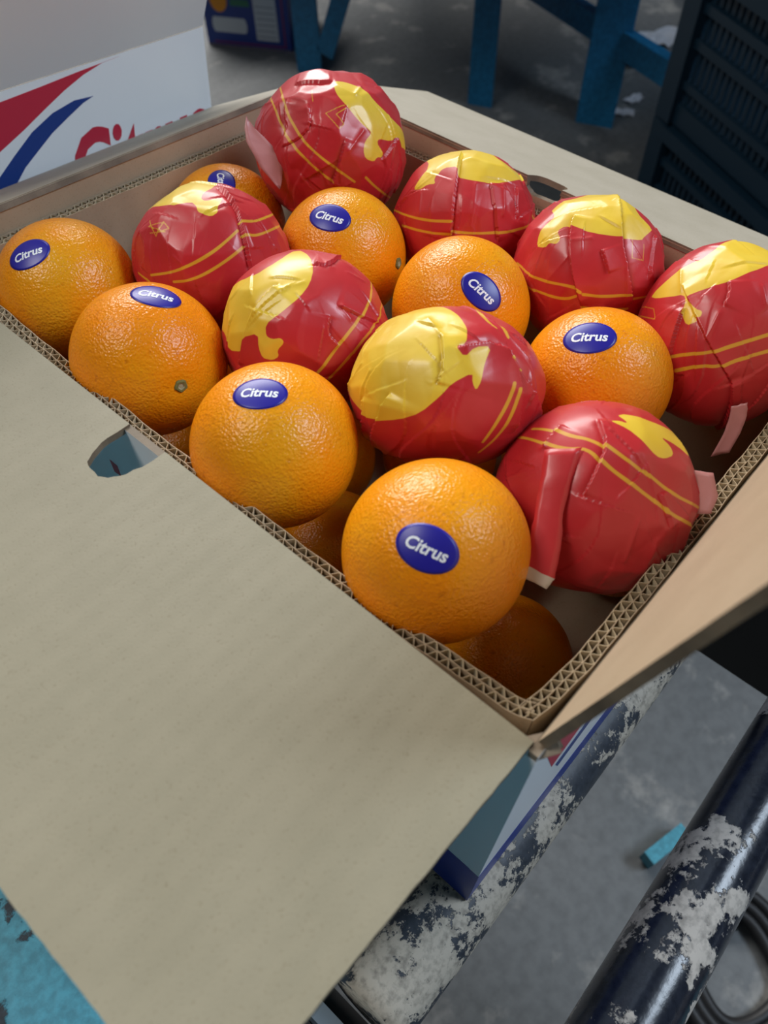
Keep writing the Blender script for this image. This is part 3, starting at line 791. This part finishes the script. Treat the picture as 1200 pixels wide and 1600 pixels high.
build_wrapped((0.1075, 0.2108, -0.0138), 0.0398, 56, 'wrapped orange with yellow left half, behind the orange with the green stem',
  (330, 380, 290 / 1200), scale=(1.04, 1, 1),
  yellow=[[(560, 50), (640, 85), (662, 170), (640, 260), (570, 360), (450, 460), (360, 530), (360, 600), (400, 620), (460, 610), (480, 640), (430, 690), (440, 730), (400, 755), (340, 740), (315, 680), (315, 580), (215, 610), (190, 705), (125, 690), (100, 600), (55, 520), (60, 440), (130, 320), (280, 210), (430, 120)]],
  stripes=[[(985, 150), (1020, 220), (1035, 310), (1000, 420), (900, 560), (800, 690), (690, 830)], [(1050, 210), (1060, 280), (1100, 370), (1080, 470), (980, 610), (850, 770), (760, 870)]],
  folds=[([(440, 265), (340, 360), (270, 470), (205, 640), (190, 800)], 1.7), ([(660, 130), (760, 155), (845, 90)], 1.2), ([(810, 400), (990, 490), (1070, 525)], 1.2), ([(770, 470), (750, 580), (830, 665)], -0.9)],
  ridges=[([(880, 190), (990, 250)], 0.4), ([(450, 300), (600, 250)], 0.4), ([(850, 420), (900, 490)], 0.7)])
build_wrapped((0.1151, 0.2898, -0.0137), 0.0400, 57, 'wrapped orange mostly red with two curved stripes, next to the leftmost orange',
  (190, 270, 280 / 1200), scale=(1.05, 1, 1),
  yellow=[[(60, 460), (105, 250), (200, 150), (350, 95), (560, 45), (680, 60), (620, 95), (540, 140), (530, 170), (560, 190), (640, 175), (675, 175), (660, 210), (640, 240), (645, 270), (600, 300), (540, 275), (510, 260), (500, 220), (465, 190), (330, 240), (150, 285), (110, 350)]],
  stripes=[[(200, 685), (350, 665), (480, 610), (600, 540), (700, 460), (775, 390)], [(350, 730), (450, 720), (560, 680), (700, 590), (810, 500)], [(785, 345), (900, 330), (1000, 290), (1035, 255)], [(800, 430), (900, 425), (1000, 385), (1070, 350)], [(110, 670), (190, 730)]],
  thin=[[(205, 330), (240, 430), (290, 340), (200, 370), (300, 400), (205, 410)], [(290, 335), (320, 375), (260, 405)]],
  folds=[([(640, 95), (760, 240), (790, 360), (860, 700)], 1.9), ([(960, 200), (1070, 340)], -1.0), ([(140, 380), (170, 520), (130, 640)], 1.0)],
  ridges=[([(820, 370), (870, 500)], 0.5), ([(1040, 450), (1080, 580)], 0.4), ([(350, 560), (420, 620)], 0.4)])
build_wrapped((0.1206, 0.0480, -0.0195), 0.0396, 58, 'nearest wrapped orange with a long paper tail hanging in front, by the right wall',
  (770, 630, 370 / 1200), scale=(1.08, 1.05, 1), facet=0.5,
  yellow=[[(585, 95), (680, 130), (760, 200), (830, 270), (870, 282), (915, 265), (900, 220), (845, 165), (930, 215), (985, 290), (960, 190), (800, 95), (620, 50), (690, 108), (640, 92)]],
  stripes=[[(200, 130), (330, 145), (400, 170), (490, 185), (600, 240), (700, 310), (830, 390), (950, 490), (1045, 555)], [(130, 175), (270, 210), (370, 235), (480, 230), (560, 310), (700, 410), (850, 515), (900, 570), (1045, 655)]],
  folds=[([(530, 85), (578, 220), (530, 330), (455, 480)], 1.5), ([(850, 450), (895, 630)], 0.9), ([(350, 110), (250, 230)], 0.8)],
  ridges=[([(740, 590), (670, 800)], 0.7), ([(1045, 540), (990, 720)], 0.7), ([(830, 690), (760, 850)], 0.5), ([(340, 125), (250, 230)], 0.7)],
  tails=[([(262, 235), (238, 400), (212, 560), (185, 690), (150, 812), (127, 870)], [(450, 225), (400, 380), (356, 560), (345, 740), (310, 890), (270, 943)], [0.93, 1.00, 1.03, 1.04, 1.04, 1.04], 4, 'face'),
         ([(960, 330), (970, 430), (980, 560)], [(1118, 352), (1143, 470), (1105, 560)], [0.25, 0.25, 0.25], 0, 'reverse')])

# ------------------------------------------------------------------ background (level frame)
def G(u, v, z=FZ): return on_ground(u, v, z)
def upright(p, h): return [p[0], p[1], p[2] + h]
# blue steel sorting table
g1, g2, g3 = G(485, 115), G(750, 165), G(928, 195)
tb = empty('sorting_table', tuple((g1 + g3) / 2)); TO = (g1 + g3) / 2
tag(tb, 'blue painted steel table with angle-iron legs on the far floor', 'table')
ldir = (g3 - g1) / np.linalg.norm(g3 - g1); lout = np.array([-ldir[1], ldir[0], 0]); 
if lout @ (g1 - CAMW) < 0: lout = -lout
def leg_angle(p, w):
    b = MB(); H = 0.80
    b.beam(p - TO, upright(p - TO, H), w, 0.006, up=lout)
    q = p + lout * w / 2 - ldir * w / 2
    b.beam(q - TO, upright(q - TO, H), 0.006, w, up=lout)
    return b.build('leg', BLUE_STEEL, tb)
for p, w in ((g1, 0.075), (g2, 0.065), (g3, 0.095)): leg_angle(p, w)
for p in (g1, g3): leg_angle(p + lout * 0.9, 0.075)
b = MB(); e0, e1_ = g1 - ldir * 0.5, g3 + ldir * 0.45
b.v = []
cs = [e0 - lout * .55, e1_ - lout * .55, e1_ + lout * 1.1, e0 + lout * 1.1]
slab('unseen_table_top', [tuple((c - TO)[:2]) for c in cs], (0, 0, 0.83), (1, 0, 0), (0, 1, 0), (0, 0, 1), 0.03, [BLUE_STEEL], tb)  # unseen top, extended towards the viewer to shade the far floor
b = MB(); pb = G(497, 92) ; b.beam(g1 - TO + np.array([0, 0, 0.06]) + ldir * .05, g1 - TO + np.array([0, 0, 0.50]) + ldir * 0.22, 0.05, 0.006, up=lout); b.build('brace', BLUE_STEEL, tb)
hs = min(np.arange(0.05, 0.6, 0.005), key=lambda h_: np.linalg.norm((G(972, 70, FZ + h_) - g3)[:2]))
ra, rb_ = G(858, -8, FZ + hs), G(1064, 124, FZ + hs); ra = ra + (ra - rb_) * 0.6
b = MB(); b.beam(ra - TO, rb_ - TO, 0.03, 0.06); b.build('lower_rail', BLUE_STEEL, tb)
print('rail', hs, np.linalg.norm(ra - rb_))

# small blue fruit carton on the floor
c0, c1 = G(327, 70), G(457, 83)
cd = (c1 - c0); wid = np.linalg.norm(cd); cd /= wid; co = np.array([-cd[1], cd[0], 0]);
if co @ (c0 - CAMW) < 0: co = -co
bc = empty('blue_fruit_box', tuple((c0 + c1) / 2 + co * 0.1)); BO = (c0 + c1) / 2 + co * 0.1
tag(bc, 'blue fruit box printed with an orange, on the floor at the back left', 'box')
BLUE_BOX = mat('blue_box_print', (0.014, 0.045, 0.26), 0.45)
HB = 0.23
hole = [(wid * (0.5 + 0.25 * math.cos(t)), HB - 0.055 * math.sin(t) ** 0.5) for t in np.linspace(0.0, math.pi, 13)]
slab('front_panel', [(0, 0), (wid, 0), (wid, HB)] + hole + [(0, HB)], c0 - BO, cd, (0, 0, 1), -co, 0.006, [BLUE_BOX, KRAFT_PLAIN, KRAFT_EDGE], bc)
slab('side_panel', [(0, 0), (0.22, 0), (0.22, HB), (0, HB)], c1 - BO + co * 0.0005, co, (0, 0, 1), cd, 0.006, [BLUE_BOX, KRAFT_PLAIN, KRAFT_EDGE], bc)
slab('side_panel', [(0, 0), (0.22, 0), (0.22, HB), (0, HB)], c0 - BO + co * 0.0005, co, (0, 0, 1), -cd, 0.006, [BLUE_BOX, KRAFT_PLAIN, KRAFT_EDGE], bc)
slab('back_panel', [(0, 0), (wid, 0), (wid, HB), (0, HB)], c0 - BO + co * 0.22, cd, (0, 0, 1), co, 0.006, [BLUE_BOX, KRAFT_PLAIN, KRAFT_EDGE], bc)
slab('base_panel', [(0, 0), (wid, 0), (wid, .22), (0, .22)], c0 - BO + np.array([0, 0, .006]), cd, co, (0, 0, 1), 0.005, [KRAFT_PLAIN], bc)
PRINT_O = mat('orange_print', (0.80, 0.30, 0.01), 0.5); PRINT_G = mat('green_print', (0.03, 0.17, 0.10), 0.5); PRINT_W = mat('pale_print', (0.55, 0.60, 0.66), 0.5); PRINT_L = mat('grey_print', (0.25, 0.30, 0.38), 0.5); PRINT_R = mat('red_print', (0.20, 0.03, 0.12), 0.5)
def bprint(name, pts, m_, lift=0.001, parent=None): return slab(name, [(a * wid, c * HB) for a, c in pts], c0 - BO - co * lift, cd, (0, 0, 1), -co, 0.0004, [m_], parent or bc)
def ell(cx, cy, rx, ry, n=20): return [(cx + rx * math.cos(6.2832 * i / n), cy + ry * math.sin(6.2832 * i / n)) for i in range(n)]
bprint('printed_orange', ell(0.20, 0.56, 0.10, 0.145), PRINT_O)
bprint('printed_leaf', ell(0.17, 0.68, 0.06, 0.03), PRINT_G, 0.0016)
bprint('white_panel', [(0.12 + .03 * math.cos(t), 0.27 + .09 * math.sin(t)) for t in np.linspace(math.pi / 2, 1.5 * math.pi, 8)] + [(0.47 + .03 * math.cos(t), 0.27 + .09 * math.sin(t)) for t in np.linspace(-math.pi / 2, .5 * math.pi, 8)], PRINT_W)
lb = bprint('label_panel', [(0.60, 0.12), (0.86, 0.12), (0.86, 0.62), (0.60, 0.62)], PRINT_W)
for k in range(6): bprint('label_line', [(0.62, 0.16 + .07 * k), (0.84, 0.16 + .07 * k), (0.84, 0.172 + .07 * k), (0.62, 0.172 + .07 * k)], PRINT_L, 0.0016, lb)
bprint('green_lettering', [(0.33, 0.50), (0.56, 0.50), (0.55, 0.58), (0.34, 0.58)], PRINT_G)
bprint('red_line', [(0.08, 0.05), (0.94, 0.05), (0.94, 0.07), (0.08, 0.07)], PRINT_R)
bprint('red_line', [(0.92, 0.07), (0.94, 0.07), (0.94, 0.80), (0.92, 0.80)], PRINT_R)

# stacked plastic crates
CH = 0.29
k0 = G(1037, 300); k1 = G(1133, 258, FZ + CH); k0u = G(1048, 182, FZ + CH)
print('crate pts', k0, k1, k0u, np.linalg.norm(k1 - k0u))
base_l = np.array([k0u[0], k0u[1], FZ])
cw = (k1 - k0u); cw[2] = 0; CLEN = 0.38; cw /= np.linalg.norm(cw); cn = np.array([-cw[1], cw[0], 0])
if cn @ (base_l - CAMW) < 0: cn = -cn        # away from the viewer
def crate(z, label):
    O_ = base_l + cw * CLEN / 2; O_[2] = z
    root = empty('plastic_crate', tuple(O_)); tag(root, label, 'crate', 'plastic crates stacked at the far right')
    DEP = 0.56
    nr = cw                                    # near side faces along cw
    b0 = -cw * CLEN / 2
    corners = [b0, b0 + cw * CLEN, b0 + cw * CLEN + cn * DEP, b0 + cn * DEP]
    for c_ in corners:
        MB().beam(c_ + np.array([0, 0, .0]), c_ + np.array([0, 0, CH - .004]), 0.045, 0.045, up=cw).build('corner_post', CRATE, root)
    for i in range(4):
        p, q = corners[i], corners[(i + 1) % 4]; d = (q - p) / np.linalg.norm(q - p); L = np.linalg.norm(q - p)
        out = np.cross(d, [0, 0, 1]); 
        if out @ (p + q - 2 * np.array(cn * DEP / 2)) < 0: out = -out
        MB().beam(p + np.array([0, 0, CH - .02]), q + np.array([0, 0, CH - .02]), 0.05, 0.028).build('rim', CRATE, root)
        bm_ = MB()
        for zz, h in ((0.02, .04), (0.075, .014), (0.15, .016), (0.21, .016)):
            bm_.beam(p + np.array([0, 0, zz]), q + np.array([0, 0, zz]), 0.022, h)
        bm_.build('side_bars', CRATE, root)
        sl = MB(); n = int(L / 0.017)
        for k in range(1, n):
            c_ = p + d * L * k / n; sl.beam(c_ + np.array([0, 0, .04]), c_ + np.array([0, 0, CH - .03]), 0.006, 0.010, up=d)
        so = sl.build('slats', CRATE, root); so['kind'] = 'stuff'
    f_ = [tuple(c_[:2]) for c_ in corners]
    slab('crate_base', f_, (0, 0, 0.012), (1, 0, 0), (0, 1, 0), (0, 0, 1), 0.008, [CRATE], root)
crate(FZ, 'dark blue slatted plastic crate standing on the floor, bottom of the stack at right')
crate(FZ + CH, 'dark blue slatted plastic crate on top of another, upper right corner')

# black hose coil on the floor below the rollers
hc = G(1138, 1515); hb = MB(); pts = []
for i in range(150):
    t = i / 149; a = t * 2 * math.pi * 3.4 + 0.4; rr_ = 0.048 + 0.045 * t
    pts.append((rr_ * math.cos(a) + 0.006 * math.sin(3 * a), rr_ * math.sin(a), 0.0095 + 0.012 * t))
h = hb.tube(pts, 0.0085, 10).build('rubber_hose', RUBBER, None, True); h.location = Vector(hc)
tag(h, 'black rubber hose coiled on the floor below the rollers', 'hose')
# teal steel offcut on the floor
q0, q1 = G(1004, 1350), G(1060, 1305)
b = MB(); mid = (q0 + q1) / 2; b.beam(q0 - mid + np.array([0, 0, .02]), q1 - mid + np.array([0, 0, .02]), 0.018, 0.03)
o = b.build('steel_bar', TEAL); o.location = Vector(mid); tag(o, 'short teal painted steel bar lying on the floor between the rollers', 'bar')
# litter
PAPERW = mat('scrap_paper', (0.55, 0.56, 0.60), 0.7); PAPERB = mat('scrap_card', (0.30, 0.22, 0.15), 0.8)
for (u, v, s_, mt, lab) in ((990, 157, 0.030, PAPERW, 'small white paper scrap on the far floor beside the blue table leg'), (974, 178, 0.032, PAPERW, 'white paper scrap at the foot of the blue table leg'),
                            (1030, 64, 0.085, PAPERW, 'white scrap box lying between the table and the crates'), (1003, 100, 0.07, PAPERB, 'brown card scrap lying between the table and the crates')):
    p = G(u, v); rgp = random.Random(int(u)); V_ = []; n = 6
    for i in range(n + 1):
        for j in range(n + 1):
            V_.append(((i / n - .5) * s_ * 1.7 + rgp.uniform(-.1, .1) * s_, (j / n - .5) * s_ + rgp.uniform(-.1, .1) * s_, 0.003 + s_ * 0.35 * abs(math.sin(i * 0.9 + j * 0.6)) * (0.3 + rgp.random() * .4)))
    F_ = [[i * (n + 1) + j, (i + 1) * (n + 1) + j, (i + 1) * (n + 1) + j + 1, i * (n + 1) + j + 1] for i in range(n) for j in range(n)]
    o = mesh_np('card_scrap' if mt is PAPERB else 'paper_scrap', V_, F_, mt); o.location = Vector(p); o.rotation_euler = (0, 0, rgp.uniform(0, 3)); tag(o, lab, 'scrap')
    sm = o.modifiers.new('paper_thickness', 'SOLIDIFY'); sm.thickness = 0.001

# ------------------------------------------------------------------ tilt everything that rides on the conveyor
for o in TILTED:
    o.matrix_world = TILT @ Matrix.Translation(o.location)
